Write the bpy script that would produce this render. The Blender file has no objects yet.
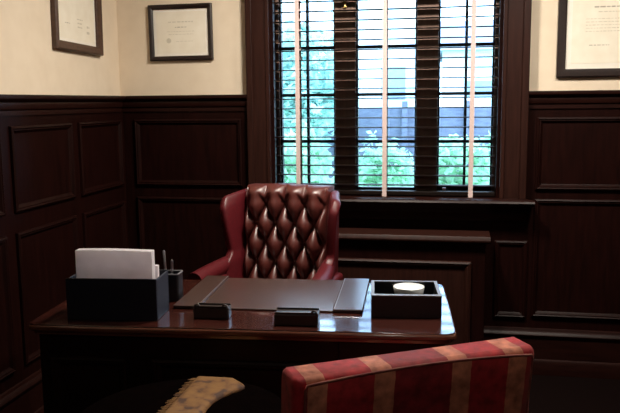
import bpy, bmesh, math, random
from mathutils import Vector, Matrix, noise
random.seed(7)
scn = bpy.context.scene
COL = scn.collection
R = math.radians

# ------------------------------------------------------------------ materials
def lin(c):
    return tuple(((v/255)/12.92 if v/255 <= .04045 else ((v/255+.055)/1.055)**2.4) for v in c)

class NT:
    def __init__(s, name):
        s.m = bpy.data.materials.new(name); s.m.use_nodes = True
        s.t = s.m.node_tree; s.n = s.t.nodes; s.l = s.t.links
        s.b = s.n['Principled BSDF']
        s.out = s.n['Material Output']
    def add(s, typ, **k):
        nd = s.n.new(typ)
        for a, v in k.items(): setattr(nd, a, v)
        return nd
    def link(s, a, b): s.l.new(a, b)
    def noise(s, scale=5, detail=4, stretch=None, coord='Object'):
        tc = s.add('ShaderNodeTexCoord'); mp = s.add('ShaderNodeMapping')
        if stretch: mp.inputs['Scale'].default_value = stretch
        s.link(tc.outputs[coord], mp.inputs['Vector'])
        nz = s.add('ShaderNodeTexNoise'); nz.inputs['Scale'].default_value = scale; nz.inputs['Detail'].default_value = detail
        s.link(mp.outputs[0], nz.inputs['Vector'])
        return nz
    def ramp(s, fac, stops, interp='LINEAR'):
        r = s.add('ShaderNodeValToRGB'); cr = r.color_ramp; cr.interpolation = interp
        while len(cr.elements) < len(stops): cr.elements.new(.5)
        for e, (p, c) in zip(cr.elements, stops): e.position = p; e.color = (*c, 1)
        s.link(fac, r.inputs[0]); return r
    def bump(s, fac, strength=.2, dist=.01):
        b = s.add('ShaderNodeBump'); b.inputs['Strength'].default_value = strength; b.inputs['Distance'].default_value = dist
        s.link(fac, b.inputs['Height']); s.link(b.outputs[0], s.b.inputs['Normal'])

def mat(name, c1, c2=None, rough=.5, scale=6, stretch=None, bump=0, spec=.5, coat=0, coat_rough=.05, metal=0, detail=4, dist=.01, sheen=0, ior=None):
    t = NT(name)
    c2 = c2 or c1
    nz = t.noise(scale, detail, stretch)
    rp = t.ramp(nz.outputs['Fac'], [(.3, c1), (.7, c2)])
    t.link(rp.outputs[0], t.b.inputs['Base Color'])
    t.b.inputs['Roughness'].default_value = rough
    t.b.inputs['Specular IOR Level'].default_value = spec
    t.b.inputs['Metallic'].default_value = metal
    t.b.inputs['Coat Weight'].default_value = coat
    t.b.inputs['Coat Roughness'].default_value = coat_rough
    if ior: t.b.inputs['Coat IOR'].default_value = ior
    if sheen:
        t.b.inputs['Sheen Weight'].default_value = sheen
    if bump: t.bump(nz.outputs['Fac'], bump, dist)
    return t.m

M = {}
M['plaster'] = mat('cream_plaster', lin((229,211,187)), lin((236,219,196)), rough=.85, scale=9, bump=.08, dist=.004)
M['ceiling'] = mat('white_ceiling', (.78,.75,.70), (.82,.79,.74), rough=.9, scale=12)
M['wood'] = mat('dark_panelling', (.0078,.0020,.0015), (.0150,.0036,.0027), rough=.42, scale=9, stretch=(6,6,.6), bump=.06, dist=.003, spec=.10)
M['woodh'] = mat('dark_trim_wood', (.0110,.0028,.0020), (.0200,.0052,.0036), rough=.40, scale=9, stretch=(.8,6,6), spec=.18)
M['casing'] = mat('dark_casing_wood', (.0185,.0060,.0042), (.034,.0110,.0075), rough=.42, scale=9, stretch=(7,7,.5), spec=.2)
M['mullion'] = mat('window_frame_wood', (.19,.115,.088), (.25,.15,.115), rough=.45, scale=9, stretch=(6,6,.6))
M['slat'] = mat('blind_wood', (.0060,.0034,.0028), (.010,.0050,.0038), rough=.55, scale=8, stretch=(.6,6,6), spec=.12)
M['tape'] = mat('blind_tape_fabric', lin((214,190,186)), lin((228,206,202)), rough=.9, scale=120, bump=.2, dist=.002)
M['sashline'] = mat('muntin_dark', (.008,.010,.018), (.014,.016,.024), rough=.5)
M['carpet'] = mat('dark_carpet', (.0045,.0026,.0026), (.009,.005,.0046), rough=1, scale=180, bump=.5, dist=.01, spec=.0)
M['desk'] = mat('dark_mahogany', (.008,.0028,.0022), (.015,.0050,.0036), rough=.5, scale=7, stretch=(.7,6,6), spec=.2)
M['desktop'] = mat('polished_mahogany_top', (.030,.0065,.0045), (.052,.0115,.0075), rough=.25, scale=5, stretch=(.6,5,5), coat=1, coat_rough=.055, ior=1.9, spec=.4)
M['deskedge'] = mat('polished_mahogany_edge', (.10,.035,.020), (.15,.052,.030), rough=.25, scale=7, stretch=(.6,6,6), coat=1, coat_rough=.08)
M['leather'] = mat('oxblood_leather', (.080,.014,.011), (.108,.019,.014), rough=.40, scale=60, spec=.9)
M['leatherwing'] = mat('red_leather', (.080,.0060,.0095), (.105,.0075,.0115), rough=.42, scale=60, spec=.45)
M['button'] = mat('leather_button', (.10,.015,.010), (.13,.02,.013), rough=.35, scale=60)
M['brass'] = mat('brass_nailheads', (.55,.34,.12), (.65,.42,.16), rough=.3, metal=1)
M['darkleather'] = mat('dark_brown_leather', (.020,.0125,.0110), (.028,.017,.0145), rough=.34, scale=90, bump=.08, dist=.001, spec=.7)
M['padleather'] = mat('desk_pad_leather', (.046,.019,.014), (.060,.025,.018), rough=.45, scale=90, spec=.5, coat=1, coat_rough=.22, ior=1.6)
M['blackleather'] = mat('black_leather', (.0065,.0065,.0095), (.010,.010,.014), rough=.42, scale=90, bump=.08, dist=.001, spec=.45)
M['navyleather'] = mat('navy_black_leather', (.008,.010,.020), (.012,.015,.028), rough=.5, scale=90, bump=.08, dist=.001, spec=.45)
M['rim'] = mat('satin_grey_rim', (.13,.125,.14), (.17,.165,.18), rough=.4, scale=30, spec=.7)
M['paper'] = mat('white_paper', (.80,.74,.76), (.87,.81,.83), rough=.85, scale=20)
M['parchment'] = mat('cream_parchment', (.86,.78,.64), (.92,.85,.72), rough=.85, scale=14)
M['matboard'] = mat('white_mat_board', (.88,.82,.72), (.93,.87,.78), rough=.9, scale=14)
M['ink'] = mat('grey_ink', (.62,.56,.45), (.70,.63,.51), rough=.9, scale=60)
M['inkdark'] = mat('dark_ink', (.42,.37,.29), (.50,.45,.36), rough=.9, scale=60)
M['frameblack'] = mat('near_black_frame', (.012,.006,.005), (.022,.010,.008), rough=.35, scale=12, stretch=(5,5,5))
M['framebrown'] = mat('brown_frame', (.050,.022,.013), (.085,.038,.022), rough=.38, scale=10, stretch=(6,.8,6))
M['ceramic'] = mat('white_ceramic', (.86,.88,.90), (.90,.92,.94), rough=.2, scale=10, coat=.5)
M['steel'] = mat('brushed_steel', (.55,.55,.57), (.65,.65,.67), rough=.3, metal=1)
M['white_metal'] = mat('white_enamel', (.8,.79,.77), (.84,.83,.8), rough=.4)
M['ebony'] = mat('ebony_stain', (.0016,.0010,.0010), (.0026,.0014,.0013), rough=.8, scale=9, stretch=(5,5,1), spec=.0)

def glass_mat():
    t = NT('window_glass')
    t.n.remove(t.b)
    tr = t.add('ShaderNodeBsdfTransparent'); tr.inputs[0].default_value = (.93,.97,.97,1)
    gl = t.add('ShaderNodeBsdfGlossy'); gl.inputs['Roughness'].default_value = .02
    fr = t.add('ShaderNodeFresnel'); fr.inputs[0].default_value = 1.45
    nz = t.noise(3, 2); bp = t.add('ShaderNodeBump'); bp.inputs['Strength'].default_value = .02
    t.link(nz.outputs['Fac'], bp.inputs['Height']); t.link(bp.outputs[0], gl.inputs['Normal'])
    mx = t.add('ShaderNodeMixShader')
    t.link(fr.outputs[0], mx.inputs[0]); t.link(tr.outputs[0], mx.inputs[1]); t.link(gl.outputs[0], mx.inputs[2])
    t.link(mx.outputs[0], t.out.inputs[0]); return t.m
M['glass'] = glass_mat()

def stripe_mat(name, reds, gold, rough=.75):
    # velvet with woven vertical stripes; the stripe position follows the width of the chair (object X)
    t = NT(name)
    tc = t.add('ShaderNodeTexCoord'); sp = t.add('ShaderNodeSeparateXYZ'); t.link(tc.outputs['Object'], sp.inputs[0])
    nz0 = t.noise(26, 3)
    wob = t.add('ShaderNodeMath', operation='MULTIPLY_ADD'); t.link(nz0.outputs['Fac'], wob.inputs[0]); wob.inputs[1].default_value = .006
    t.link(sp.outputs['X'], wob.inputs[2])
    mr = t.add('ShaderNodeMapRange'); mr.inputs['From Min'].default_value = -.36; mr.inputs['From Max'].default_value = .36
    t.link(wob.outputs[0], mr.inputs['Value'])
    f = lambda u: (u+.003+.36)/.72
    a, b = reds
    edges = [(0, a)]
    bands = [(-.287,-.240), (-.128,-.078), (.068,.120), (.222,.270)]
    after = [a, b, a, a]
    for (u0, u1), nx in zip(bands, after):
        edges += [(f(u0), gold), (f(u1), nx)]
    rp = t.ramp(mr.outputs[0], edges, 'CONSTANT')
    nz = t.noise(38, 5)
    dk = t.ramp(nz.outputs['Fac'], [(.30, (.50,.46,.46)), (.68, (1.15,1.12,1.1))])
    mu = t.add('ShaderNodeMixRGB', blend_type='MULTIPLY'); mu.inputs[0].default_value = 1
    t.link(rp.outputs[0], mu.inputs[1]); t.link(dk.outputs[0], mu.inputs[2])
    t.link(mu.outputs[0], t.b.inputs['Base Color'])
    t.b.inputs['Roughness'].default_value = rough; t.b.inputs['Specular IOR Level'].default_value = .25
    t.b.inputs['Sheen Weight'].default_value = .15; t.b.inputs['Sheen Tint'].default_value = (1,.5,.45,1)
    t.bump(nz.outputs['Fac'], .25, .004)
    return t.m
M['velvet'] = stripe_mat('striped_red_velvet', ((.36,.016,.022), (.23,.013,.018)), (.50,.175,.105))
M['velvetpipe'] = mat('red_piping', (.16,.018,.018), (.26,.08,.05), rough=.8, scale=30)

def brocade():
    t = NT('gold_brocade')
    tc = t.add('ShaderNodeTexCoord'); mp = t.add('ShaderNodeMapping'); t.link(tc.outputs['Object'], mp.inputs[0])
    vo = t.add('ShaderNodeTexVoronoi', feature='SMOOTH_F1'); vo.inputs['Scale'].default_value = 30; t.link(mp.outputs[0], vo.inputs['Vector'])
    nz = t.noise(34, 4)
    ad = t.add('ShaderNodeMath', operation='ADD'); t.link(vo.outputs['Distance'], ad.inputs[0]); t.link(nz.outputs['Fac'], ad.inputs[1])
    sc = t.add('ShaderNodeMath', operation='MULTIPLY'); t.link(ad.outputs[0], sc.inputs[0]); sc.inputs[1].default_value = .6
    rp = t.ramp(sc.outputs[0], [(.36,(.20,.092,.021)), (.56,(.17,.076,.018)), (.64,(.13,.052,.013)), (.72,(.055,.020,.007))])
    t.link(rp.outputs[0], t.b.inputs['Base Color']); t.b.inputs['Roughness'].default_value = .8
    t.bump(nz.outputs['Fac'], .25, .004); return t.m
M['gold'] = brocade()

def leafmat(name, c1, c2):
    t = NT(name)
    nz = t.noise(2.2, 3); rp = t.ramp(nz.outputs['Fac'], [(.35, c1), (.65, c2)])
    t.link(rp.outputs[0], t.b.inputs['Base Color']); t.b.inputs['Roughness'].default_value = .5
    tl = t.add('ShaderNodeBsdfTranslucent'); t.link(rp.outputs[0], tl.inputs[0])
    mx = t.add('ShaderNodeMixShader'); mx.inputs[0].default_value = .45
    t.link(t.b.outputs[0], mx.inputs[1]); t.link(tl.outputs[0], mx.inputs[2]); t.link(mx.outputs[0], t.out.inputs[0]); return t.m
def papermat():
    t = NT('white_paper_sheets')
    nz = t.noise(20, 3); rp = t.ramp(nz.outputs['Fac'], [(.3, (.82,.77,.79)), (.7, (.89,.84,.86))])
    t.link(rp.outputs[0], t.b.inputs['Base Color']); t.b.inputs['Roughness'].default_value = .85
    tl = t.add('ShaderNodeBsdfTranslucent'); t.link(rp.outputs[0], tl.inputs[0])
    mx = t.add('ShaderNodeMixShader'); mx.inputs[0].default_value = .5
    t.link(t.b.outputs[0], mx.inputs[1]); t.link(tl.outputs[0], mx.inputs[2]); t.link(mx.outputs[0], t.out.inputs[0]); return t.m
M['paper'] = papermat()
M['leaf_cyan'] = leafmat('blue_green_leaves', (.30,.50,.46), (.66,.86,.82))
M['leaf_green'] = leafmat('green_leaves', (.28,.50,.34), (.60,.84,.64))
M['bark'] = mat('bark', (.05,.035,.025), (.09,.06,.04), rough=.9, scale=20)
M['grass'] = mat('lawn_grass', (.20,.42,.22), (.32,.58,.32), rough=1, scale=12)
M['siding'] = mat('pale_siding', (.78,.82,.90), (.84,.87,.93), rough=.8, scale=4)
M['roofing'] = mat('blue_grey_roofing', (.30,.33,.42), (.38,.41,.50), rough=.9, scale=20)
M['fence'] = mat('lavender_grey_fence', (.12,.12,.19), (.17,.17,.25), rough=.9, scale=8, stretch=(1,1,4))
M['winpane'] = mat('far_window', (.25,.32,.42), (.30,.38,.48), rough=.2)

def emit_mat(name, c, s):
    t = NT(name); t.n.remove(t.b); e = t.add('ShaderNodeEmission'); e.inputs[0].default_value = (*c,1); e.inputs[1].default_value = s
    t.link(e.outputs[0], t.out.inputs[0]); return t.m
M['lampglow'] = emit_mat('lamp_diffuser', (1,.90,.76), 6)

# ------------------------------------------------------------------ mesh helpers
def link(name, bm, m, parent=None, smooth=False, bevel=0, seg=2, sub=0, solid=0, angle=40):
    me = bpy.data.meshes.new(name); bmesh.ops.recalc_face_normals(bm, faces=bm.faces[:]); bm.to_mesh(me); bm.free()
    o = bpy.data.objects.new(name, me); COL.objects.link(o)
    for x in (m if isinstance(m, (list, tuple)) else [m]): me.materials.append(x)
    if parent: o.parent = parent
    if solid:
        s = o.modifiers.new('Solidify', 'SOLIDIFY'); s.thickness = solid; s.offset = 0
    if bevel:
        b = o.modifiers.new('Bevel', 'BEVEL'); b.width = bevel; b.segments = seg; b.limit_method = 'ANGLE'; b.angle_limit = R(35); b.use_clamp_overlap = True
    if sub:
        s = o.modifiers.new('Subdivision', 'SUBSURF'); s.levels = sub; s.render_levels = sub
    if smooth or sub:
        for p in me.polygons: p.use_smooth = True
        if smooth and not sub:
            me.set_sharp_from_angle(angle=R(angle))
    return o
def BM(): return bmesh.new()
def box(bm, x0, x1, y0, y1, z0, z1, mx=None):
    vs = [bm.verts.new(Vector((x, y, z))) for x in (x0, x1) for y in (y0, y1) for z in (z0, z1)]
    if mx is not None:
        for v in vs: v.co = mx @ v.co
    for f in ((0,1,3,2),(4,6,7,5),(0,4,5,1),(2,3,7,6),(0,2,6,4),(1,5,7,3)): bm.faces.new([vs[i] for i in f])
    return vs
def boxo(name, m, parent, *a, bevel=.003, **k):
    bm = BM(); box(bm, *a); return link(name, bm, m, parent, bevel=bevel, **k)
def lathe(bm, prof, n=32, c=(0,0,0)):
    rings = []
    for r, z in prof:
        if r < 1e-6: rings.append([bm.verts.new((c[0], c[1], c[2]+z))])
        else: rings.append([bm.verts.new((c[0]+r*math.cos(2*math.pi*i/n), c[1]+r*math.sin(2*math.pi*i/n), c[2]+z)) for i in range(n)])
    for a, b in zip(rings, rings[1:]):
        for i in range(n):
            j = (i+1) % n
            if len(a) == 1 and len(b) == 1: continue
            if len(a) == 1: bm.faces.new((a[0], b[i], b[j]))
            elif len(b) == 1: bm.faces.new((a[i], a[j], b[0]))
            else: bm.faces.new((a[i], a[j], b[j], b[i]))
def tube(bm, pts, r, n=10, cap=True):
    pts = [Vector(p) for p in pts]; rings = []
    rr = r if isinstance(r, (list, tuple)) else [r]*len(pts)
    up = Vector((0,0,1))
    for i, p in enumerate(pts):
        d = (pts[min(i+1, len(pts)-1)] - pts[max(i-1, 0)]).normalized()
        a = d.cross(up)
        if a.length < 1e-3: a = d.cross(Vector((1,0,0)))
        a.normalize(); b = d.cross(a).normalized()
        rings.append([bm.verts.new(p + rr[i]*(a*math.cos(2*math.pi*k/n) + b*math.sin(2*math.pi*k/n))) for k in range(n)])
    for A, B in zip(rings, rings[1:]):
        for k in range(n): bm.faces.new((A[k], A[(k+1)%n], B[(k+1)%n], B[k]))
    if cap: bm.faces.new(rings[0][::-1]); bm.faces.new(rings[-1])
def prism(bm, poly, h0, h1, f):
    a = [bm.verts.new(f(u, v, h0)) for u, v in poly]; b = [bm.verts.new(f(u, v, h1)) for u, v in poly]
    bm.faces.new(a); bm.faces.new(b[::-1])
    n = len(poly)
    for i in range(n): bm.faces.new((a[i], b[i], b[(i+1)%n], a[(i+1)%n]))
def sweep_line(bm, prof, p0, p1, f):
    """closed profile (offset, height) carried along a straight line"""
    a = [bm.verts.new(f(p0, o, z)) for o, z in prof]; b = [bm.verts.new(f(p1, o, z)) for o, z in prof]
    n = len(prof)
    for i in range(n): bm.faces.new((a[i], b[i], b[(i+1)%n], a[(i+1)%n]))
    bm.faces.new(a[::-1]); bm.faces.new(b)
def rectmould(bm, u0, v0, u1, v1, prof, f, fill=True):
    """picture-frame moulding: nested rectangles (inset, height off the wall)"""
    rings = []
    for i, h in prof:
        rings.append([bm.verts.new(f(u, v, h)) for u, v in ((u0+i,v0+i),(u1-i,v0+i),(u1-i,v1-i),(u0+i,v1-i))])
    for a, b in zip(rings, rings[1:]):
        for k in range(4): bm.faces.new((a[k], a[(k+1)%4], b[(k+1)%4], b[k]))
    if fill: bm.faces.new(rings[-1])
def empty(name, loc, rz=0):
    o = bpy.data.objects.new(name, None); COL.objects.link(o); o.location = loc; o.rotation_euler = (0,0,rz); o.empty_display_size = .1
    return o
def tag(o, label, cat, group=None):
    o['label'] = label; o['category'] = cat
    if group: o['group'] = group
    return o
def struct(o, label=None):
    o['kind'] = 'structure'
    if label: o['label'] = label
    return o

# ------------------------------------------------------------------ the room
YB, XL, XR, YF, ZC = 4.2, -1.937, 2.3, -1.6, 2.75
WX0, WX1, WZ0, WZ1 = -1.03, .245, .985, 2.22      # window opening
struct(boxo('floor', M['carpet'], None, XL-.2, XR+.2, YF-.2, YB+.22, -.1, 0, bevel=0))
struct(boxo('ceiling', M['ceiling'], None, XL-.2, XR+.2, YF-.2, YB+.22, ZC, ZC+.1, bevel=0))
struct(boxo('wall_left', M['plaster'], None, XL-.2, XL-.02, YF-.2, YB+.22, 0, ZC, bevel=0))
struct(boxo('wall_right', M['plaster'], None, XR+.02, XR+.2, YF-.2, YB+.22, 0, ZC, bevel=0))
struct(boxo('wall_front', M['wood'], None, XL-.02, XR+.02, YF-.2, YF, 0, ZC, bevel=0))
bm = BM()
for a in ((XL-.02, WX0, 0, ZC), (WX1, XR+.02, 0, ZC), (WX0, WX1, 0, WZ0-.03), (WX0, WX1, WZ1, ZC)):
    box(bm, a[0], a[1], YB+.02, YB+.22, a[2], a[3])
struct(link('wall_back', bm, M['plaster']))

CAPZ = 1.50
fb = lambda u, v, h: Vector((u, YB-h, v))
fl = lambda u, v, h: Vector((XL+h, u, v))
fr = lambda u, v, h: Vector((XR-h, u, v))
# boarding behind the panels
bm = BM()
for a in ((XL, WX0, 0, CAPZ), (WX1, XR, 0, CAPZ), (WX0, WX1, 0, WZ0-.03)): box(bm, a[0], a[1], YB, YB+.02, a[2], a[3])
struct(link('trim_1', bm, M['wood']), 'dark wood wainscot boarding on the window wall')
bm = BM(); box(bm, XL-.02, XL, YF, YB, 0, CAPZ)
struct(link('trim_2', bm, M['wood']), 'dark wood wainscot boarding on the left wall')
bm = BM(); box(bm, XR, XR+.02, YF, YB, 0, CAPZ)
struct(link('trim_3', bm, M['wood']), 'dark wood wainscot boarding on the right wall')
# cap rail
cap = [(0,1.47),(.008,1.47),(.008,1.492),(.016,1.498),(.022,1.515),(.020,1.528),(.030,1.534),(.040,1.545),(.042,1.556),(.040,1.563),(-.02,1.563),(-.02,1.50),(0,1.50)]
ks = 0
def cap_piece(n, p0, p1, f):
    bm = BM(); sweep_line(bm, cap, p0, p1, f); return struct(link(n, bm, M['woodh'], smooth=True, angle=30))
cap_piece('trim_4', XL, WX0-.129, lambda p, o, z: Vector((p, YB-o, z)))
cap_piece('trim_5', .384, XR, lambda p, o, z: Vector((p, YB-o, z)))
cap_piece('trim_6', YF, YB-.042, lambda p, o, z: Vector((XL+o, p, z)))
cap_piece('trim_7', YF, YB-.042, lambda p, o, z: Vector((XR-o, p, z)))
# baseboards: tall plinth with moulded top
base = [(-.0,0),(.034,0),(.034,.070),(.028,.083),(.020,.088),(.020,.205),(.026,.212),(.030,.226),(.022,.240),(.012,.246),(.008,.256),(0,.26)]
for n, p0, p1, f in (('baseboard_back', XL+.035, XR-.035, lambda p, o, z: Vector((p, YB-o, z))),
                     ('baseboard_left', YF, YB, lambda p, o, z: Vector((XL+o, p, z))),
                     ('baseboard_right', YF, YB, lambda p, o, z: Vector((XR-o, p, z)))):
    bm = BM(); sweep_line(bm, base, p0, p1, f); struct(link(n, bm, M['woodh'], smooth=True, angle=30))
# panel mouldings
PROF = [(0,0),(.002,.012),(.010,.017),(.016,.012),(.020,.013),(.026,.006),(.034,-.004),(.040,-.006)]
PROF = [(i, h+.001) for i, h in PROF]
PROF[-2:] = [(.034,.002),(.050,.0025)]
tn = [8]
def panel(u0, v0, u1, v1, f, lab):
    bm = BM(); rectmould(bm, u0, v0, u1, v1, PROF, f)
    o = struct(link('trim_%d' % tn[0], bm, M['wood'], smooth=True, angle=25), lab); tn[0] += 1
for u0, u1, nm in ((-1.865,-1.205,'left of the window'), (.432,1.24,'right of the window'), (1.34,2.2,'far right of the window')):
    panel(u0, 1.032, u1, 1.425, fb, 'upper wainscot panel '+nm)
    panel(u0, .325, u1, .965 if u0 < 0 else .985, fb, 'lower wainscot panel '+nm)
panel(.228, .314, .405, .752, fb, 'narrow wainscot panel beside the radiator cover')
panel(-1.19, .314, -1.0, .752, fb, 'narrow wainscot panel behind the wing chair')
ys = [(3.64,4.15),(3.02,3.567),(2.38,2.94),(1.75,2.31),(1.1,1.67),(.4,1.0),(-.4,.3),(-1.2,-.5)]
for i, (a, b) in enumerate(ys):
    panel(a, 1.036, b, 1.424, fl, 'upper panel of the left wainscot')
    panel(a, .325, b, .945, fl, 'lower panel of the left wainscot')
for i, (a, b) in enumerate(ys[::2]):
    panel(a-.4, 1.036, b, 1.424, fr, 'upper panel of the right wainscot')
    panel(a-.4, .325, b, .945, fr, 'lower panel of the right wainscot')

# ------------------------------------------------------------------ window
win = empty('window_1', (-.39, YB, WZ0)); struct(win, 'triple casement window in dark wood')
def wpart(name, bm, m, **k):
    o = link(name, bm, m, None, **k); o.parent = win; o.matrix_parent_inverse = Matrix.Translation(-win.location); return o
bm = BM()   # casing boards, stepped
for x0, x1, s in ((-1.162, -1.03, -1), (.245, .384, 1)):
    box(bm, x0, x1, YB-.028, YB+.0, .94, 2.36)
    xo = (x0, x0+.036) if s < 0 else (x1-.036, x1)
    box(bm, xo[0], xo[1], YB-.046, YB-.028, .985, 2.36)
    xi = (x1-.022, x1) if s < 0 else (x0, x0+.022)
    box(bm, xi[0], xi[1], YB-.036, YB-.028, .985, 2.36)
box(bm, -1.03, .245, YB-.028, YB, WZ1, 2.36)
box(bm, -1.20, .42, YB-.06, YB, 2.36, 2.40)
wpart('casing', bm, M['casing'], bevel=.004)
bm = BM()   # jamb lining
box(bm, WX0, WX0+.018, YB+.0, YB+.22, WZ0, WZ1); box(bm, WX1-.018, WX1, YB, YB+.22, WZ0, WZ1)
box(bm, WX0, WX1, YB, YB+.22, WZ1-.018, WZ1)
wpart('jamb', bm, M['wood'], bevel=.002)
bm = BM()   # stool (inner sill)
st = [(0,.952),(.10,.952),(.112,.960),(.118,.970),(.112,.980),(.10,.986),(-.22,.986),(-.22,.952)]
sweep_line(bm, st, -1.215, .425, lambda p, o, z: Vector((p, YB-o, z)))
for v in bm.verts:
    if v.co.y > YB+.001: v.co.x = min(max(v.co.x, WX0), WX1)
wpart('window_stool', bm, M['woodh'], smooth=True, angle=30)
bm = BM()   # apron under the stool
ap = [(0,.860),(.020,.860),(.024,.872),(.024,.905),(.030,.915),(.046,.930),(.055,.945),(.055,.952),(0,.952)]
sweep_line(bm, ap, -1.17, .392, lambda p, o, z: Vector((p, YB-o, z)))
wpart('apron', bm, M['woodh'], smooth=True, angle=30)
# frame, three casements
bm = BM()
Y0, Y1 = YB+.065, YB+.145
for x0, x1 in ((WX0+.018, -.995), (-.672,-.552), (-.212,-.094), (.208, WX1-.018)): box(bm, x0, x1, Y0, Y1, .99, 2.2)
box(bm, WX0+.018, WX1-.018, Y0, Y1, 2.105, 2.2); box(bm, WX0+.018, WX1-.018, Y0, Y1, .986, 1.012)
wpart('window_frame', bm, M['mullion'], bevel=.003)
for (x0, x1, zb) in ((-.995,-.672,1.030), (-.552,-.212,1.016), (-.094,.208,1.026)):
    bm = BM(); ya, yb = YB+.085, YB+.125
    w = .010
    box(bm, x0, x0+w, ya, yb, 1.012, 2.105); box(bm, x1-w, x1, ya, yb, 1.012, 2.105)
    box(bm, x0+w, x1-w, ya, yb, 1.012, zb+.012); box(bm, x0+w, x1-w, ya, yb, 2.094, 2.105)
    sash = wpart('casement', bm, M['sashline'], bevel=.002)
    bm = BM()
    xm = (x0+x1)/2
    box(bm, xm-.008, xm+.008, ya+.006, yb-.006, zb, 2.1)
    for z in (1.822, 1.556, 1.290): box(bm, x0+.008, x1-.008, ya+.008, yb-.008, z-.009, z+.009)
    o = link('muntin', bm, M['sashline'], bevel=.002); o.parent = sash
    bm = BM(); box(bm, x0+.008, x1-.008, YB+.103, YB+.107, 1.02, 2.098)
    o = link('pane', bm, M['glass']); o.parent = sash
# casement catches
for x, z in ((-.612, 2.055), (-.052, 1.012)):
    bm = BM(); box(bm, x-.010, x+.010, YB+.055, YB+.065, z-.02, z+.02); tube(bm, [(x, YB+.055, z), (x, YB+.040, z), (x+.004, YB+.034, z-.022)], .006, 8)
    wpart('catch', bm, M['steel'] if z < 1.5 else M['brass'])

# ------------------------------------------------------------------ blind
bl = empty('venetian_blind', (-.393, YB+.03, 1.0)); tag(bl, 'dark wood venetian blind with three pale tapes across the window', 'blind')
def bpart(name, bm, m, **k):
    o = link(name, bm, m, None, **k); o.parent = bl; o.matrix_parent_inverse = Matrix.Translation(-bl.location); return o
bx0, bx1 = WX0+.022, WX1-.022
yc = YB+.030
bm = BM(); ns = 0
z = 1.052
while z < 2.14:
    mx = Matrix.Translation((0, yc, z)) @ Matrix.Rotation(R(1.2), 4, 'X')
    # gently crowned slat
    pr = [(-.025,-.0018),(-.012,.0006),(0,.0014),(.012,.0006),(.025,-.0018),(.025,-.0053),(.012,-.0029),(0,-.0021),(-.012,-.0029),(-.025,-.0053)]
    a = [bm.verts.new(mx @ Vector((bx0, p, q))) for p, q in pr]; b = [bm.verts.new(mx @ Vector((bx1, p, q))) for p, q in pr]
    for i in range(10): bm.faces.new((a[i], b[i], b[(i+1)%10], a[(i+1)%10]))
    bm.faces.new(a[::-1]); bm.faces.new(b)
    z += .0538; ns += 1
bpart('slats', bm, M['slat'])
bm = BM(); box(bm, bx0, bx1, yc-.026, yc+.026, .992, 1.016); bpart('bottom_rail', bm, M['slat'], bevel=.004)
bm = BM(); box(bm, bx0, bx1, yc-.03, yc+.03, 2.14, 2.20); bpart('headrail', bm, M['slat'], bevel=.004)
for x in (-.876, -.383, .092):
    bm = BM()
    box(bm, x-.0125, x+.0125, yc-.0295, yc-.0280, .985, 2.15)
    box(bm, x-.0125, x+.0125, yc+.0280, yc+.0295, .985, 2.15)
    box(bm, x-.0125, x+.0125, yc-.0295, yc+.0295, .983, .985)
    bpart('tape', bm, M['tape'])

# ------------------------------------------------------------------ radiator cover under the window
rc = empty('radiator_cover', (-.39, 4.1, 0)); tag(rc, 'dark wood radiator cover with panelled front under the window', 'radiator cover')
def rpart(name, bm, m, **k):
    o = link(name, bm, m, None, **k); o.parent = rc; o.matrix_parent_inverse = Matrix.Translation(-rc.location); return o
yf = 4.005
bm = BM(); box(bm, -.965, .172, yf, YB-.036, 0, .770); rpart('body', bm, M['wood'], bevel=.003)
tp = [(0,.770),(.022,.770),(.034,.778),(.036,.786),(.030,.800),(.026,.806),(-.166,.806),(-.166,.770)]
bm = BM(); sweep_line(bm, tp, -.99, .195, lambda p, o, z: Vector((p, yf-o, z))); rpart('top_ledge', bm, M['deskedge'] if False else M['casing'], smooth=True, angle=30)
bm = BM(); rectmould(bm, -.885, .13, .10, .668, [(i*1.15, h*1.2) for i, h in PROF], lambda u, v, h: Vector((u, yf-h, v)), fill=True); rpart('front_panel', bm, M['casing'], smooth=True, angle=25)

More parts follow.
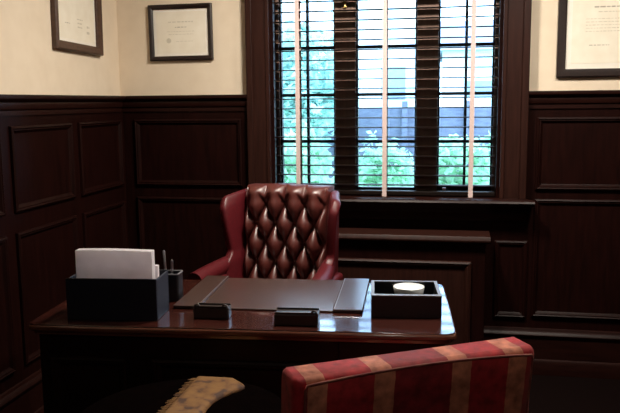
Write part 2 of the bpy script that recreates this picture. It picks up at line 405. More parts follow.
# ------------------------------------------------------------------ framed pictures
def picture(name, w, h, fw, loc, rot, mf, label, kind, depth=.022, mat_w=0, lines=(), seal=None):
    root = empty(name, loc); root.rotation_euler = rot      # local: x right, z up, -y out of the wall
    tag(root, label, 'picture frame')
    f = lambda u, v, hh: Vector((u-w/2, -hh, v-h/2))
    bm = BM(); rectmould(bm, 0, 0, w, h, [(0,0),(0,depth*.8),(.006,depth),(fw*.6,depth*.85),(fw-.006,depth*.7),(fw,depth*.55),(fw,.003)], f, fill=False)
    link('frame', bm, mf, root, smooth=True, angle=25)
    bm = BM(); box(bm, -w/2+.002, w/2-.002, -.002, 0.0, -h/2+.002, h/2-.002); link('backing', bm, M['frameblack'], root)
    i = fw-.002
    if mat_w:
        bm = BM(); box(bm, -w/2+i, w/2-i, -.0050, -.002, -h/2+i, h/2-i); link('mat_board', bm, M['matboard'], root)
        i += mat_w
    bm = BM(); box(bm, -w/2+i, w/2-i, -.0062, -.002, -h/2+i, h/2-i); doc = link('document', bm, M['parchment'], root)
    iw, ih = w-2*i, h-2*i
    for k, (cx, cz, lw, lt, dk) in enumerate(lines):
        bm = BM()
        # a row of short illegible strokes
        x = cx-lw/2
        while x < cx+lw/2:
            s = random.uniform(.008, .022) if lt < .006 else random.uniform(.014, .03)
            s = min(s, cx+lw/2-x)
            hh = lt*random.uniform(.7, 1.1)
            box(bm, x*1, x+s, -.0066, -.0062, cz-hh/2, cz+hh/2); x += s+.005
        link('text_line', bm, M['inkdark'] if dk else M['ink'], doc)
    if seal:
        sx, sz, sr = seal
        bm = BM(); n = 24
        vs = [(sx+sr*(1+.06*(j%2))*math.cos(2*math.pi*j/n), sz+sr*(1+.06*(j%2))*math.sin(2*math.pi*j/n)) for j in range(n)]
        prism(bm, vs, .0062, .0068, lambda u, v, hh: Vector((u, -hh, v)))
        link('seal', bm, M['ink'], doc)
    return root
picture('framed_certificate', .383, .318, .026, (-1.562, YB+.018, 1.922), (0, R(-.3), 0), M['frameblack'],
        'black framed certificate on the cream wall left of the window', 'c', mat_w=.018,
        lines=[(0,.060,.15,.007,0),(0,.030,.07,.005,1),(0,.006,.17,.003,0),(0,-.010,.15,.003,0),(.02,-.050,.10,.003,0)], seal=(-.075,-.045,.014))
picture('framed_certificate', .74, .56, .044, (.895, YB+.018, 1.912), (0, 0, 0), M['frameblack'],
        'large dark framed certificate on the cream wall right of the window', 'c', mat_w=.03,
        lines=[(0,.17,.26,.010,0),(-.02,.08,.34,.007,1),(-.02,.055,.30,.005,0)]+[(-.0,.02-.016*k,.46,.0035,0) for k in range(5)]+[(-.16,-.115,.10,.004,1),(.16,-.125,.14,.004,0)], seal=(.07,-.11,.035))
picture('framed_certificate', .50, .56, .044, (XL-.018, 3.722, 2.068), (0, R(1.2), R(90)), M['framebrown'],
        'brown framed document with a deep bottom rail on the left cream wall', 'c', mat_w=.02, depth=.03,
        lines=[(0,.12,.25,.008,0),(0,.08,.30,.004,0),(0,.05,.28,.004,0),(-.10,-.14,.05,.004,1),(.03,-.13,.05,.007,0),(.03,-.11,.06,.006,0),(.03,-.15,.05,.006,0),(.12,-.17,.035,.012,0),(.12,-.14,.03,.010,0)])

# ------------------------------------------------------------------ desk
DA = R(4.5); desk = empty('executive_desk', (-.748, 2.705, 0), DA); tag(desk, 'dark mahogany executive desk with a polished glossy top', 'desk')
DW, DD = 1.49, .70
bm = BM()
def rrect(w, d, r, n=6):
    pts = []
    for cx, cy, a0 in ((w/2-r, d/2-r, 0), (-w/2+r, d/2-r, 90), (-w/2+r, -d/2+r, 180), (w/2-r, -d/2+r, 270)):
        for k in range(n+1):
            a = R(a0+90*k/n); pts.append((cx+r*math.cos(a), cy+r*math.sin(a)))
    return pts
def slab(bm, levels):
    rings = [[bm.verts.new((x, y, z)) for x, y in rrect(w, d, r)] for w, d, r, z in levels]
    n = len(rings[0])
    for a, b in zip(rings, rings[1:]):
        for i in range(n): bm.faces.new((a[i], a[(i+1)%n], b[(i+1)%n], b[i]))
    bm.faces.new(rings[0][::-1]); bm.faces.new(rings[-1])
slab(bm, [(DW-.012,DD-.012,.035,.756),(DW-.012,DD-.012,.035,.7575),(DW-.016,DD-.016,.033,.760)])
link('desk_top', bm, M['desktop'], desk, smooth=True, angle=50)
bm = BM(); slab(bm, [(DW-.05,DD-.05,.03,.716),(DW-.03,DD-.03,.033,.722),(DW-.026,DD-.026,.035,.732),(DW-.006,DD-.006,.04,.736),(DW,DD,.04,.741),(DW,DD,.04,.748),(DW-.003,DD-.003,.04,.7525),(DW-.008,DD-.008,.04,.7555),(DW-.012,DD-.012,.04,.756)])
link('top_moulding', bm, M['deskedge'], desk, smooth=True, angle=30)
hx, hy = DW/2-.035, DD/2-.035
bm = BM(); box(bm, -hx+.36, hx-.36, -hy, -hy+.022, .06, .716); link('modesty_panel', bm, M['desk'], desk, bevel=.002)
bm = BM(); rectmould(bm, -hx+.41, .14, hx-.41, .64, PROF, lambda u, v, h: Vector((u, -hy-h, v))); link('front_moulding', bm, M['desk'], desk, smooth=True, angle=25)
bm = BM(); box(bm, -hx+.36, hx-.36, hy-.03, hy-.008, .622, .716); cd = link('drawer', bm, M['desk'], desk, bevel=.002)
bm = BM(); lathe(bm, [(.0,0),(.006,0),(.006,.012),(.013,.018),(.011,.026),(0,.028)], 16)
bmesh.ops.transform(bm, matrix=Matrix.Translation((0, hy-.008, .67)) @ Matrix.Rotation(R(-90), 4, 'X'), verts=bm.verts); link('knob', bm, M['brass'], cd)
for s in (-1, 1):
    x0, x1 = sorted((s*hx, s*(hx-.36)))
    bm = BM(); box(bm, x0, x1, -hy, hy-.012, .07, .716); ped = link('pedestal', bm, M['desk'], desk, bevel=.003)
    bm = BM(); box(bm, x0-.012, x1+.012, -hy-.012, hy, .0, .07)
    link('plinth', bm, M['desk'], ped, bevel=.008)
    bm = BM(); rectmould(bm, x0+.04, .14, x1-.04, .64, PROF, lambda u, v, h: Vector((u, -hy-h, v))); link('front_moulding', bm, M['desk'], ped, smooth=True, angle=25)
    for k, (z0, z1) in enumerate(((.10,.38),(.395,.545),(.56,.70))):
        bm = BM(); box(bm, x0+.02, x1-.02, hy-.012, hy+.004, z0, z1); dr = link('drawer', bm, M['desk'], desk, bevel=.003)
        bm = BM(); lathe(bm, [(.0,0),(.006,0),(.006,.012),(.013,.018),(.011,.026),(0,.028)], 16)
        bmesh.ops.transform(bm, matrix=Matrix.Translation(((x0+x1)/2, hy+.004, (z0+z1)/2)) @ Matrix.Rotation(R(-90), 4, 'X'), verts=bm.verts); link('knob', bm, M['brass'], dr)
TZ = .7602

# desk pad (blotter)
pad = empty('desk_pad', (-.682, 2.832, TZ), R(3.4)); tag(pad, 'dark brown leather desk pad with raised side panels on the desk', 'desk pad')
bm = BM(); box(bm, -.345, .345, -.238, .236, 0, .007); link('blotter', bm, M['padleather'], pad, bevel=.003)
for x0, x1 in ((-.353,-.252), (.245,.353)):
    bm = BM(); box(bm, x0, x1, -.244, .242, .0072, .0145); link('side_panel', bm, M['padleather'], pad, bevel=.004, seg=3)
    bm = BM(); xs = x1-.006 if x0 < 0 else x0+.006
    box(bm, xs-.0012, xs+.0012, -.236, .234, .0145, .0150); link('stitching', bm, M['rim'], pad)

# small leather boxes in front of the pad
def leather_block(name, w, d, h, loc, rz, label, cat, scroll):
    r = empty(name, loc, rz); tag(r, label, cat)
    bm = BM(); box(bm, -w/2, w/2, -d/2, d/2, 0, h*.86); link('body', bm, M['darkleather'], r, bevel=.004)
    t = .005
    bm = BM(); box(bm, -w/2+.002, w/2-.002, -d/2+.002, -d/2+.002+t, h*.86, h); link('front_lip', bm, M['darkleather'], r, bevel=.0015)
    bm = BM(); box(bm, -w/2+.002, w/2-.002, d/2-.002-t, d/2-.002, h*.86, h); link('back_plate', bm, M['darkleather'], r, bevel=.0015)
    if scroll:
        for s in scroll:
            bm = BM(); tube(bm, [(s*(w/2-.004), -d/2+.001, h*.45), (s*(w/2-.002), -d/2-.003, h*.8), (s*(w/2-.006), -d/2, h*1.08), (s*(w/2-.018), -d/2+.004, h*1.12), (s*(w/2-.022), -d/2+.004, h*.98)], .004, 8)
            link('scroll', bm, M['darkleather'], r, smooth=True, angle=60)
    return r
leather_block('card_holder', .128, .05, .046, (-.838, 2.488, TZ), R(4), 'small dark leather card holder before the left end of the desk pad', 'card holder', (-1,1))
leather_block('memo_box', .152, .07, .047, (-.524, 2.462, TZ), R(5), 'larger dark leather memo box before the middle of the desk pad', 'memo box', (1,))

# letter holder, papers
lh = empty('letter_holder', (-1.186, 2.470, TZ), R(6)); tag(lh, 'navy black leather letter holder at the left end of the desk', 'letter holder')
w, d, h, t = .328, .155, .150, .008
for nm, a in (('front_panel', (-w/2, w/2, -d/2, -d/2+t, 0, h)), ('back_panel', (-w/2, w/2, d/2-t, d/2, 0, h)),
              ('side_panel', (-w/2, -w/2+t, -d/2+t, d/2-t, 0, h-.004)), ('side_panel', (w/2-t, w/2, -d/2+t, d/2-t, 0, h-.004)),
              ('base', (-w/2+t, w/2-t, -d/2+t, d/2-t, 0, .008)), ('divider', (-w/2+t, w/2-t, .015, .020, .008, h-.02))):
    boxo(nm, M['navyleather'], lh, *a, bevel=.002)
def paper(x0, x1, y0, y1, z1, lab, lean=0):
    bm = BM(); nx = 12
    # a bundle of upright sheets with a slightly bowed top
    g = []
    for yy in (y0, y1):
        g.append([[bm.verts.new((x0+(x1-x0)*i/nx, yy+lean*k-.002*math.sin(math.pi*i/nx), .0085+(z1+.003*math.sin(math.pi*i/nx+.4)-.0085)*k)) for i in range(nx+1)] for k in (0, 1)])
    for s in g:
        for i in range(nx): bm.faces.new((s[0][i], s[0][i+1], s[1][i+1], s[1][i]))
    for k in (0, 1):
        for i in range(nx): bm.faces.new((g[0][k][i], g[0][k][i+1], g[1][k][i+1], g[1][k][i]))
    for i in (0, nx): bm.faces.new((g[0][0][i], g[0][1][i], g[1][1][i], g[1][0][i]))
    o = link('paper_stack', bm, M['paper'], bevel=.001); o.location = (-1.186, 2.470, TZ); o.rotation_euler = (0,0,R(6)); return tag(o, lab, 'paper')
paper(-.130, .146, -.060, -.024, .246, 'tall white paper bundle standing in the letter holder')
paper(-.06, .152, -.014, .006, .185, 'shorter white sheets behind the tall bundle in the letter holder')

# pen cup + pens
pc = empty('pen_cup', (-1.072, 2.700, TZ), R(5)); tag(pc, 'dark square pen cup behind the letter holder', 'pen cup')
bm = BM(); s = .036
slab(bm, [(2*s-.006,2*s-.006,.008,0),(2*s,2*s,.010,.006),(2*s,2*s,.010,.104),(2*s-.01,2*s-.01,.008,.104),(2*s-.01,2*s-.01,.008,.012)]); link('cup', bm, M['blackleather'], pc, smooth=True, angle=40)
bm = BM(); slab(bm, [(2*s+.004,2*s+.004,.011,.104),(2*s+.004,2*s+.004,.011,.108),(2*s-.010,2*s-.010,.008,.108),(2*s-.010,2*s-.010,.008,.104)])
fs = [f for f in bm.faces if len(f.verts) > 4]; bmesh.ops.delete(bm, geom=fs, context='FACES_ONLY'); link('rim', bm, M['rim'], pc, smooth=True, angle=40)
for nm, x, y, z, dx, lab in (('pen', -1.088, 2.694, .955, -.010, 'taller silver pen standing in the pen cup'), ('pen', -1.074, 2.704, .918, .004, 'shorter silver pen standing in the pen cup')):
    r = empty(nm, (x, y, TZ+.014)); tag(r, lab, 'pen'); hgt = z-TZ-.014
    bm = BM(); tube(bm, [(0,0,0),(dx*.1,0,.012),(dx*.7,0,hgt*.7)], [.0012,.0045,.0048], 10); link('barrel', bm, M['steel'], r, smooth=True)
    bm = BM(); tube(bm, [(dx*.7,0,hgt*.7),(dx,0,hgt*.97),(dx,0,hgt)], [.0052,.005,.003], 10); cp = link('cap', bm, M['steel'], r, smooth=True)
    bm = BM(); tube(bm, [(dx+.006,-.004,hgt*.97),(dx*.85+.007,-.005,hgt*.78)], .0013, 6); link('clip', bm, M['steel'], cp)

# open box with white bowl
ob = empty('desk_tray', (-.168, 2.690, TZ), R(6)); tag(ob, 'black leather open tray with pale rim at the right end of the desk', 'tray')
w, d, h, t = .247, .222, .078, .011
for nm, a in (('front_panel', (-w/2, w/2, -d/2, -d/2+t, 0, h)), ('back_panel', (-w/2, w/2, d/2-t, d/2, 0, h)),
              ('side_panel', (-w/2, -w/2+t, -d/2+t, d/2-t, 0, h)), ('side_panel', (w/2-t, w/2, -d/2+t, d/2-t, 0, h)), ('base', (-w/2+t, w/2-t, -d/2+t, d/2-t, 0, .008))):
    boxo(nm, M['blackleather'], ob, *a, bevel=.0015)
bm = BM()
for a in ((-w/2, w/2, -d/2, -d/2+.020, h, h+.004), (-w/2, w/2, d/2-.012, d/2, h, h+.004), (-w/2, -w/2+.012, -d/2+.020, d/2-.012, h, h+.004), (w/2-.012, w/2, -d/2+.020, d/2-.012, h, h+.004)): box(bm, *a)
link('rim', bm, M['rim'], ob, bevel=.001)
bw = empty('white_bowl', (-.156, 2.715, TZ+.0085)); tag(bw, 'round white bowl sitting inside the black desk tray', 'bowl')
bm = BM(); lathe(bm, [(0,.003),(.016,.003),(.018,0),(.022,0),(.024,.005),(.036,.012),(.047,.028),(.054,.048),(.0575,.072),(.0565,.0735),(.052,.066),(.045,.058),(.030,.053),(0,.051)], 40); link('bowl', bm, M['ceramic'], bw, smooth=True, angle=60)

# ------------------------------------------------------------------ tufted wing chair
wc = empty('wing_chair', (-.855, 3.45, 0), R(-8)); tag(wc, 'red leather button tufted wing chair behind the desk', 'chair')
A, Bv = .1035, .0975
def tuft(u, v, top):
    """height of the cushion: diamond buttoned pattern with straight pleats above the top row"""
    row0 = top-.098               # top row of buttons
    if v > row0:
        c = abs(math.sin(math.pi*u/A))**.55
        k = min(1, (v-row0)/.075); k = k*k*(3-2*k)
        p, q = (u/A+(v-row0)/(2*Bv)), (u/A-(v-row0)/(2*Bv))
        c2 = (abs(math.sin(math.pi*p))*abs(math.sin(math.pi*q)))**.58
        hgt = c*k+c2*(1-k)
    else:
        p, q = (u/A+(v-row0)/(2*Bv)), (u/A-(v-row0)/(2*Bv))
        hgt = (abs(math.sin(math.pi*p))*abs(math.sin(math.pi*q)))**.58
    return hgt
ZT, ZS, HW = 1.100, .46, .217
def back_y(v): return .19+(v-ZS)*math.tan(R(4)) - 0.0
bm = BM(); NU, NV = 90, 120
F = []
for j in range(NV+1):
    row = []
    fv = j/NV; v = ZS+(ZT-ZS)*fv
    for i in range(NU+1):
        fu = i/NU*2-1; u = HW*fu
        edge = min(1, (1-abs(fu))/.10)**.5
        tp = min(1, (1-fv)*(ZT-ZS)/.06)
        rt = math.sqrt(max(0, 1-(1-tp)**2))
        hh = .058*tuft(u, v, ZT)*edge*rt + .03*rt
        zt = v + .010*(1-fu*fu)*fv     # crowned top
        row.append(bm.verts.new((u, back_y(v)-hh, zt)))
    F.append(row)
for j in range(NV):
    for i in range(NU): bm.faces.new((F[j][i], F[j][i+1], F[j+1][i+1], F[j+1][i]))
# close it to a body with a flat back
K = [bm.verts.new((r[0].co.x, back_y(ZS)+.09+(r[0].co.z-ZS)*.07, r[0].co.z-.004)) for r in F]
K2 = [bm.verts.new((r[-1].co.x, back_y(ZS)+.09+(r[-1].co.z-ZS)*.07, r[-1].co.z-.004)) for r in F]
for j in range(NV):
    bm.faces.new((F[j][0], F[j+1][0], K[j+1], K[j])); bm.faces.new((F[j][-1], K2[j], K2[j+1], F[j+1][-1])); bm.faces.new((K[j], K[j+1], K2[j+1], K2[j]))
bm.faces.new([F[-1][i] for i in range(NU+1)]+[K2[-1], K[-1]]); bm.faces.new([F[0][i] for i in range(NU, -1, -1)]+[K[0], K2[0]])
bk = link('backrest', bm, M['leather'], wc, smooth=True, angle=70)
row0 = ZT-.098
for r in range(0, 7):
    vv = row0-r*Bv
    if vv < ZS+.04: break
    off = 0 if r % 2 == 0 else .5
    for k in range(-3, 3):
        uu = (k+off)*A if r % 2 == 0 else (k+.5)*A
        if abs(uu) > HW-.03: continue
        bm = BM(); bmesh.ops.create_uvsphere(bm, u_segments=12, v_segments=8, radius=.0095)
        bmesh.ops.scale(bm, vec=(1,.55,1), verts=bm.verts)
        bmesh.ops.translate(bm, vec=(uu, back_y(vv)-.033, vv+.008), verts=bm.verts); link('button', bm, M['button'], bk, smooth=True, angle=80)
# wings: padded sheets curling forward and outwards
def wing(s):
    bm = BM(); n, mseg = 16, 8
    G = []; top = ZT-.022
    for j in range(n+1):
        fz = j/n; z = .52+fz*(top-.52)
        # forward reach: waist near the arm, fullest near the top
        if z < .74: fw = .19
        else:
            q = (z-.74)/(top-.74); fw = .115+.055*math.sin(min(1, q*1.15)*math.pi*.5)-.045*max(0, q-.8)/.2
        fl_ = .030+.040*max(0, (z-.74)/(top-.74))**1.3
        row = []
        for i in range(mseg+1):
            t = i/mseg
            x = HW+.016+.004*t+fl_*t**1.6
            y = back_y(z)+.065-(fw+.065)*t
            zz = z - .030*t*t*max(0, (fz-.8)/.2)
            row.append(bm.verts.new((s*x, y, zz)))
        G.append(row)
    for j in range(n):
        for i in range(mseg): bm.faces.new((G[j][i], G[j][i+1], G[j+1][i+1], G[j+1][i]))
    return link('wing', bm, M['leatherwing'], wc, solid=.046, sub=2)
for s in (-1, 1):
    wg = wing(s)
    # rolled arm
    bm = BM()
    e = .0 if s < 0 else -.020
    pts = [(s*(HW+.040+e), .17, .722), (s*(HW+.055+e), .08, .715), (s*(HW+.075+e), -.03, .702), (s*(HW+.088+e), -.15, .690), (s*(HW+.092+e), -.215, .686)]
    tube(bm, pts, [.034,.038,.042,.044,.042], 18); link('arm_roll', bm, M['leatherwing'], wc, smooth=True, angle=50)
    bm = BM(); x0, x1 = sorted((s*(HW+.030), s*(HW+.105+e)))
    box(bm, x0, x1, -.205, .20, .20, .680); link('arm_panel', bm, M['leatherwing'], wc, bevel=.018, seg=4)
bm = BM(); box(bm, -HW-.040, HW+.040, -.235, .27, .20, .38); link('seat_frame', bm, M['leatherwing'], wc, bevel=.015, seg=3)
bm = BM(); box(bm, -HW-.038, HW+.038, -.255, .15, .382, .50); link('seat_cushion', bm, M['leather'], wc, bevel=.035, seg=5, smooth=True)
for sx in (-1, 1):
    for y in (-.17, .22):
        bm = BM(); lathe(bm, [(0,0),(.016,0),(.018,.02),(.026,.10),(.030,.17),(.032,.20),(0,.20)], 16, (sx*.25, y, 0)); link('leg', bm, M['desk'], wc, smooth=True, angle=40)

# ------------------------------------------------------------------ striped guest chair
GA = R(30); gc = empty('guest_chair', (-.060, 1.672, 0), GA); tag(gc, 'red velvet guest chair with gold stripes, seen from behind before the desk', 'chair')
# local: x along the back, +y forwards (towards the desk)
lean = math.tan(R(7))
GT = .920
def gy(z): return -(z-.45)*lean + (GT-.45)*lean
bm = BM()
def soft_slab(bm, nx, nz, x0, x1, z0, z1, th, r, crown, yfun, puff=0):
    """upholstered pad: rounded block with a softly crowned top"""
    L = []
    for k in range(nz+1):
        fz = k/nz
        for_r = []
        z = z0+(z1-z0)*fz
        dz = max(0, z-(z1-r)); cz = r-math.sqrt(max(0, r*r-dz*dz))
        ring = rrect(x1-x0-2*cz*.35, th-2*cz*.9 if th-2*cz*.9 > .012 else .012, max(.004, min(r, th/2-.001)-cz*.8), 5)
        for x, y in ring:
            cr = crown*(1-(2*x/(x1-x0))**2)*fz
            wav = .004*noise.noise(Vector((x*9, z*9, y*4)))
            for_r.append(bm.verts.new(((x0+x1)/2+x, yfun(z)+th/2+y+wav, z+cr+wav)))
        L.append(for_r)
    n = len(L[0])
    for a, b in zip(L, L[1:]):
        for i in range(n): bm.faces.new((a[i], a[(i+1)%n], b[(i+1)%n], b[i]))
    bm.faces.new(L[0][::-1]); bm.faces.new(L[-1])
# finer heights near the rounded top
soft_slab(bm, 10, 60, -.312, .312, .40, GT, .112, .022, .012, gy)
link('backrest', bm, M['velvet'], gc, smooth=True, angle=70)
bm = BM()   # flat outside back, set inside the piping
a = []
nx = 12
rows = []
for k in range(9):
    z = .40+(GT-.012-.40)*k/8
    rows.append([bm.verts.new((-.288+.576*i/nx, gy(z)-.0075-.001*math.sin(math.pi*i/nx), z+.012*(1-(2*i/nx-1)**2)*k/8)) for i in range(nx+1)])
for p, q in zip(rows, rows[1:]):
    for i in range(nx): bm.faces.new((p[i], p[i+1], q[i+1], q[i]))
link('back_panel', bm, M['velvet'], gc, smooth=True, solid=.006)
bm = BM()
pts = [(-.289, gy(.40)-.009, .40)]+[(-.289, gy(z)-.009, z) for z in (.55,.7,.85,.90)]
pts += [(-.286+.572*i/14, gy(GT-.010)-.009, GT-.010+.012*(1-(2*i/14-1)**2)) for i in range(15)]
pts += [(.289, gy(z)-.009, z) for z in (.90,.85,.7,.55,.40)]
tube(bm, pts, .0034, 8); link('piping', bm, M['velvetpipe'], gc, smooth=True, angle=70)
bm = BM(); box(bm, -.285, .285, .05, .48, .33, .39); link('seat_frame', bm, M['desk'], gc, bevel=.008)
bm = BM(); box(bm, -.29, .29, .13, .49, .392, .47); link('seat', bm, M['velvet'], gc, bevel=.03, seg=5, smooth=True)
for sx in (-1, 1):
    for y, dy in ((.09, -.06), (.44, .02)):
        bm = BM(); vs = box(bm, sx*.25-.02, sx*.25+.02, y-.02, y+.02, 0, .33)
        for v in vs:
            if v.co.z < .1: v.co.y += dy; v.co.x = sx*.25+(v.co.x-sx*.25)*.65
        link('leg', bm, M['desk'], gc, bevel=.004)

# ------------------------------------------------------------------ side table with gold throw
stb = empty('side_table', (-.77, 1.985, 0)); tag(stb, 'small round dark side table under the gold throw before the desk', 'table')
bm = BM(); lathe(bm, [(0,.572),(.29,.572),(.310,.580),(.318,.592),(.315,.604),(0,.604)], 56); link('table_top', bm, M['ebony'], stb, smooth=True, angle=40)
bm = BM(); lathe(bm, [(0,.03),(.055,.03),(.05,.08),(.024,.12),(.020,.30),(.030,.36),(.022,.42),(.026,.53),(.06,.568),(0,.5715)], 24); link('pedestal', bm, M['ebony'], stb, smooth=True, angle=50)
for k in range(3):
    a = R(100+120*k)
    bm = BM(); tube(bm, [(.03*math.cos(a), .03*math.sin(a), .10), (.12*math.cos(a), .12*math.sin(a), .085), (.20*math.cos(a), .20*math.sin(a), .03), (.235*math.cos(a), .235*math.sin(a), .012)], [.02,.018,.015,.012], 10); link('foot', bm, M['ebony'], stb, smooth=True, angle=60)
th = empty('gold_throw', (-.77, 2.0, .6045)); tag(th, 'folded gold patterned throw with a fringed edge on the round side table', 'throw')
outl_r = [(1.74,-.735),(1.85,-.722),(1.93,-.714),(1.99,-.712),(2.05,-.716),(2.10,-.713),(2.13,-.703),(2.16,-.690),(2.19,-.672),(2.215,-.655),(2.235,-.650),(2.255,-.662),(2.275,-.685),(2.290,-.700),(2.296,-.712)]
def thr(y):
    for (y0, x0), (y1, x1) in zip(outl_r, outl_r[1:]):
        if y0 <= y <= y1: return x0+(x1-x0)*(y-y0)/(y1-y0)
    return outl_r[-1][1]
bm = BM(); NY, NX = 60, 14; G = []
for j in range(NY+1):
    y = 1.74+(2.296-1.74)*j/NY; row = []
    xa = -.832; xb = thr(y)
    for i in range(NX+1):
        t = i/NX; x = xa+(xb-xa)*t
        e = min(1, min(t, 1-t)/.16, (1-j/NY)/.05+.05)
        z = .006+.010*math.sqrt(max(e,0))+.004*noise.noise(Vector((x*14, y*14, 0)))*e
        row.append(bm.verts.new((x+.77, y-2.0, max(z, .004))))
    G.append(row)
for j in range(NY):
    for i in range(NX): bm.faces.new((G[j][i], G[j][i+1], G[j+1][i+1], G[j+1][i]))
lo = [[bm.verts.new((v.co.x, v.co.y, .0005)) for v in row] for row in G]
for j in range(NY):
    for i in range(NX): bm.faces.new((lo[j][i], lo[j+1][i], lo[j+1][i+1], lo[j][i+1]))
    bm.faces.new((G[j][0], G[j+1][0], lo[j+1][0], lo[j][0])); bm.faces.new((G[j][-1], lo[j][-1], lo[j+1][-1], G[j+1][-1]))
for i in range(NX):
    bm.faces.new((G[0][i], lo[0][i], lo[0][i+1], G[0][i+1])); bm.faces.new((G[-1][i], G[-1][i+1], lo[-1][i+1], lo[-1][i]))
link('cloth', bm, M['gold'], th, smooth=True, angle=60)
bm = BM()
y = 1.76
while y < 2.28:
    ln = random.uniform(.012, .024)
    tube(bm, [(-.060, y-2.0, .006), (-.066-ln*.5, y-2.0+random.uniform(-.003,.003), .005), (-.064-ln, y-2.0+random.uniform(-.006,.006), .0035)], [.0035,.0035,.0022], 5); y += .0125
fr_ = link('fringe', bm, M['gold'], th); fr_['kind'] = 'stuff'

# ------------------------------------------------------------------ ceiling lights (two room lamps above the frame, one added fill behind)
def lamp(x, y, power, label):
    r = empty('ceiling_light', (x, y, ZC)); tag(r, label, 'ceiling light', None)
    bm = BM(); lathe(bm, [(0,0),(.165,0),(.17,-.012),(.165,-.045),(.150,-.050),(.146,-.030),(0,-.028)], 40); link('canopy', bm, M['white_metal'], r, smooth=True, angle=40)
    bm = BM(); lathe(bm, [(.145,-.032),(.12,-.060),(.07,-.078),(0,-.084)], 32); link('diffuser', bm, M['lampglow'], r, smooth=True, angle=60)
    L = bpy.data.lights.new('bulb', 'AREA'); L.shape = 'DISK'; L.size = .26; L.energy = power; L.color = (1,.92,.80)
    lo = bpy.data.objects.new('bulb', L); COL.objects.link(lo); lo.parent = r; lo.location = (0,0,-.10)
lamp(-.45, 3.15, 48, 'flush ceiling light nearer the left wall')
lamp(.72, 2.95, 31, 'flush ceiling light right of the desk')
lamp(.30, -.35, 6, 'added fill lamp on the ceiling at the rear of the room')  # unseen fill added behind the camera to lift the guest chair's back

# ------------------------------------------------------------------ outdoors
def ground():
    bm = BM(); box(bm, -14, 14, YB+.3, 40, -.55, -.45); struct(link('lawn', bm, M['grass']))
ground()
def shrub(name, label, cat, c, rx, ry, rz, n, size, m, group=None, trunk=True, seed=0, base=-.45):
    rnd = random.Random(seed)
    r = empty(name, (c[0], c[1], base)); tag(r, label, cat, group)
    bm = BM(); cz = c[2]-base
    for _ in range(n):
        while True:
            p = Vector((rnd.uniform(-1,1), rnd.uniform(-1,1), rnd.uniform(-1,1)))
            if p.length <= 1 and p.length > .35: break
        k = 1+.35*noise.noise(p.normalized()*2.1+Vector((seed,0,0)))
        q = Vector((p.x*rx*k, p.y*ry*k, cz+p.z*rz*k))
        if q.z < .02: continue
        a = Vector((rnd.gauss(0,1), rnd.gauss(0,1), rnd.gauss(0,.6))).normalized(); b = a.orthogonal().normalized(); b = (Matrix.Rotation(rnd.uniform(0,6.28), 3, a) @ b)
        s = size*rnd.uniform(.6,1.3); nrm = a.cross(b)
        vs = [bm.verts.new(q+v) for v in (a*-s, b*s*.45+nrm*s*.12, a*s, b*-s*.45+nrm*s*.12)]
        bm.faces.new((vs[0], vs[1], vs[2])); bm.faces.new((vs[0], vs[2], vs[3]))
    link('foliage', bm, m, r)
    if trunk:
        bm = BM(); tube(bm, [(0,0,0),(.03,.02,cz*.5),(0,0,cz)], [.07,.055,.03], 8); link('trunk', bm, M['bark'], r)
        for k in range(5):
            a = k*1.3; bm = BM(); tube(bm, [(.0,0,cz*.55),(rx*.35*math.cos(a), ry*.35*math.sin(a), cz*(.8+.05*k)),(rx*.7*math.cos(a), ry*.7*math.sin(a), cz*(.95+.06*k))], [.035,.022,.008], 6); link('branch', bm, M['bark'], r)
shrub('tree', 'blue green leafy tree filling the left casement view', 'tree', (-2.02, 9.5, 1.75), .62, .7, .72, 2600, .085, M['leaf_cyan'], seed=2)
shrub('tree', 'low branching blue green tree beyond the left casement, behind the shrubs', 'tree', (-2.45, 11.6, 1.5), .7, .6, .95, 2200, .09, M['leaf_cyan'], seed=5)
for i, (x, y, z, rx, rz, lab) in enumerate(((-1.55, 7.4, .62, .36, .62, 'green shrub seen at the foot of the left casement'),
        (-.80, 8.6, .45, .46, .62, 'green shrub seen low in the middle casement'), (.05, 7.3, .60, .36, .60, 'green shrub seen low in the right casement, beside the mullion'),
        (.62, 8.7, .55, .40, .66, 'green shrub seen at the right edge of the right casement'))):
    shrub('garden_shrub', lab, 'shrub', (x, y, z), rx, .34, rz, 1700, .065, M['leaf_green'], 'shrubs outside the window', trunk=False, seed=11+i)
fn = empty('garden_fence', (-.8, 12.4, -.45)); tag(fn, 'lavender grey board fence beyond the shrubs outside the window', 'fence')
for k in range(7):
    bm = BM(); box(bm, -3.0+k*1.0-.045, -3.0+k*1.0+.045, -.045, .045, 0, 1.96); link('post', bm, M['fence'], fn)
bm = BM()
for k in range(50): box(bm, -3.0+k*.12-.002, -3.0+k*.12+.118, .05+.006*(k%2), .07+.006*(k%2), .05, 1.86)
link('board_panel', bm, M['fence'], fn)
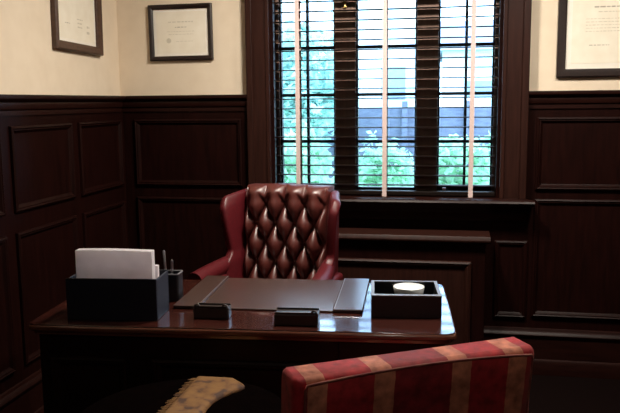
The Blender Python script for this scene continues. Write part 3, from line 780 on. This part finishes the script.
def house(x0, x1, y0, y1, z1, zr, label, wins):
    h = empty('neighbouring_house', ((x0+x1)/2, y0, -.45)); tag(h, label, 'house')
    ox, oy, oz = h.location
    def hp(name, bm, m, par=None):
        o = link(name, bm, m); bmv = Vector((ox, oy, oz))
        for v in o.data.vertices: v.co -= bmv
        o.parent = par or h; return o
    bm = BM(); box(bm, x0, x1, y0, y1, -.45, z1); hp('wall', bm, M['siding'])
    bm = BM(); prism(bm, [(y0-.35, z1), ((y0+y1)/2, zr), (y1+.35, z1)], x0-.3, x1+.3, lambda u, v, hh: Vector((hh, u, v))); hp('roof', bm, M['roofing'])
    for (wx, wz, ww, wh) in wins:
        bm = BM(); box(bm, wx-ww/2, wx+ww/2, y0-.05, y0, wz-wh/2, wz+wh/2); f_ = hp('window', bm, M['siding'])
        bm = BM(); box(bm, wx-ww/2+.08, wx+ww/2-.08, y0-.06, y0-.05, wz-wh/2+.08, wz+wh/2-.08); hp('pane', bm, M['winpane'], f_)
house(-2.75, -.70, 17, 22, 4.6, 6.2, 'tall pale house outside, behind the middle casement', [(-1.35, 1.9, .7, .9)])
house(-.28, 3.2, 16.5, 21, 2.55, 3.4, 'low pale house with a blue grey roof outside the right casement', [(.55, 1.75, .8, .5)])

# ------------------------------------------------------------------ sky, camera, view
w = bpy.data.worlds.new('sky'); scn.world = w; w.use_nodes = True
nt = w.node_tree; bg = nt.nodes['Background']
tc = nt.nodes.new('ShaderNodeTexCoord'); nz = nt.nodes.new('ShaderNodeTexNoise'); nz.inputs['Scale'].default_value = 3; nz.inputs['Detail'].default_value = 5
rp = nt.nodes.new('ShaderNodeValToRGB'); rp.color_ramp.elements[0].position = .35; rp.color_ramp.elements[0].color = (.32,.57,1,1); rp.color_ramp.elements[1].position = .62; rp.color_ramp.elements[1].color = (.62,.81,1,1)
nt.links.new(tc.outputs['Generated'], nz.inputs['Vector']); nt.links.new(nz.outputs['Fac'], rp.inputs[0]); nt.links.new(rp.outputs[0], bg.inputs[0])
bg.inputs[1].default_value = 9.5

cam = bpy.data.cameras.new('camera'); co = bpy.data.objects.new('camera', cam); COL.objects.link(co)
cam.sensor_width = 36; cam.sensor_fit = 'HORIZONTAL'; cam.lens = 750*36/620; cam.clip_start = .02
vy = Vector((145,106.5,-750)).normalized(); vx = Vector((3900,-66,750)); vx = (vx-vy*vx.dot(vy)).normalized(); vz = vx.cross(vy)
co.matrix_world = Matrix.Translation((0,0,1.52)) @ Matrix((vx, vy, vz)).to_4x4()
scn.camera = co
scn.view_settings.view_transform = 'Standard'; scn.view_settings.look = 'None'; scn.view_settings.exposure = 0; scn.view_settings.gamma = 1
scn.view_settings.use_curve_mapping = False
scn.cycles.max_bounces = 10; scn.cycles.transparent_max_bounces = 16; scn.cycles.caustics_reflective = False; scn.cycles.caustics_refractive = False
scn.cycles.use_denoising = True
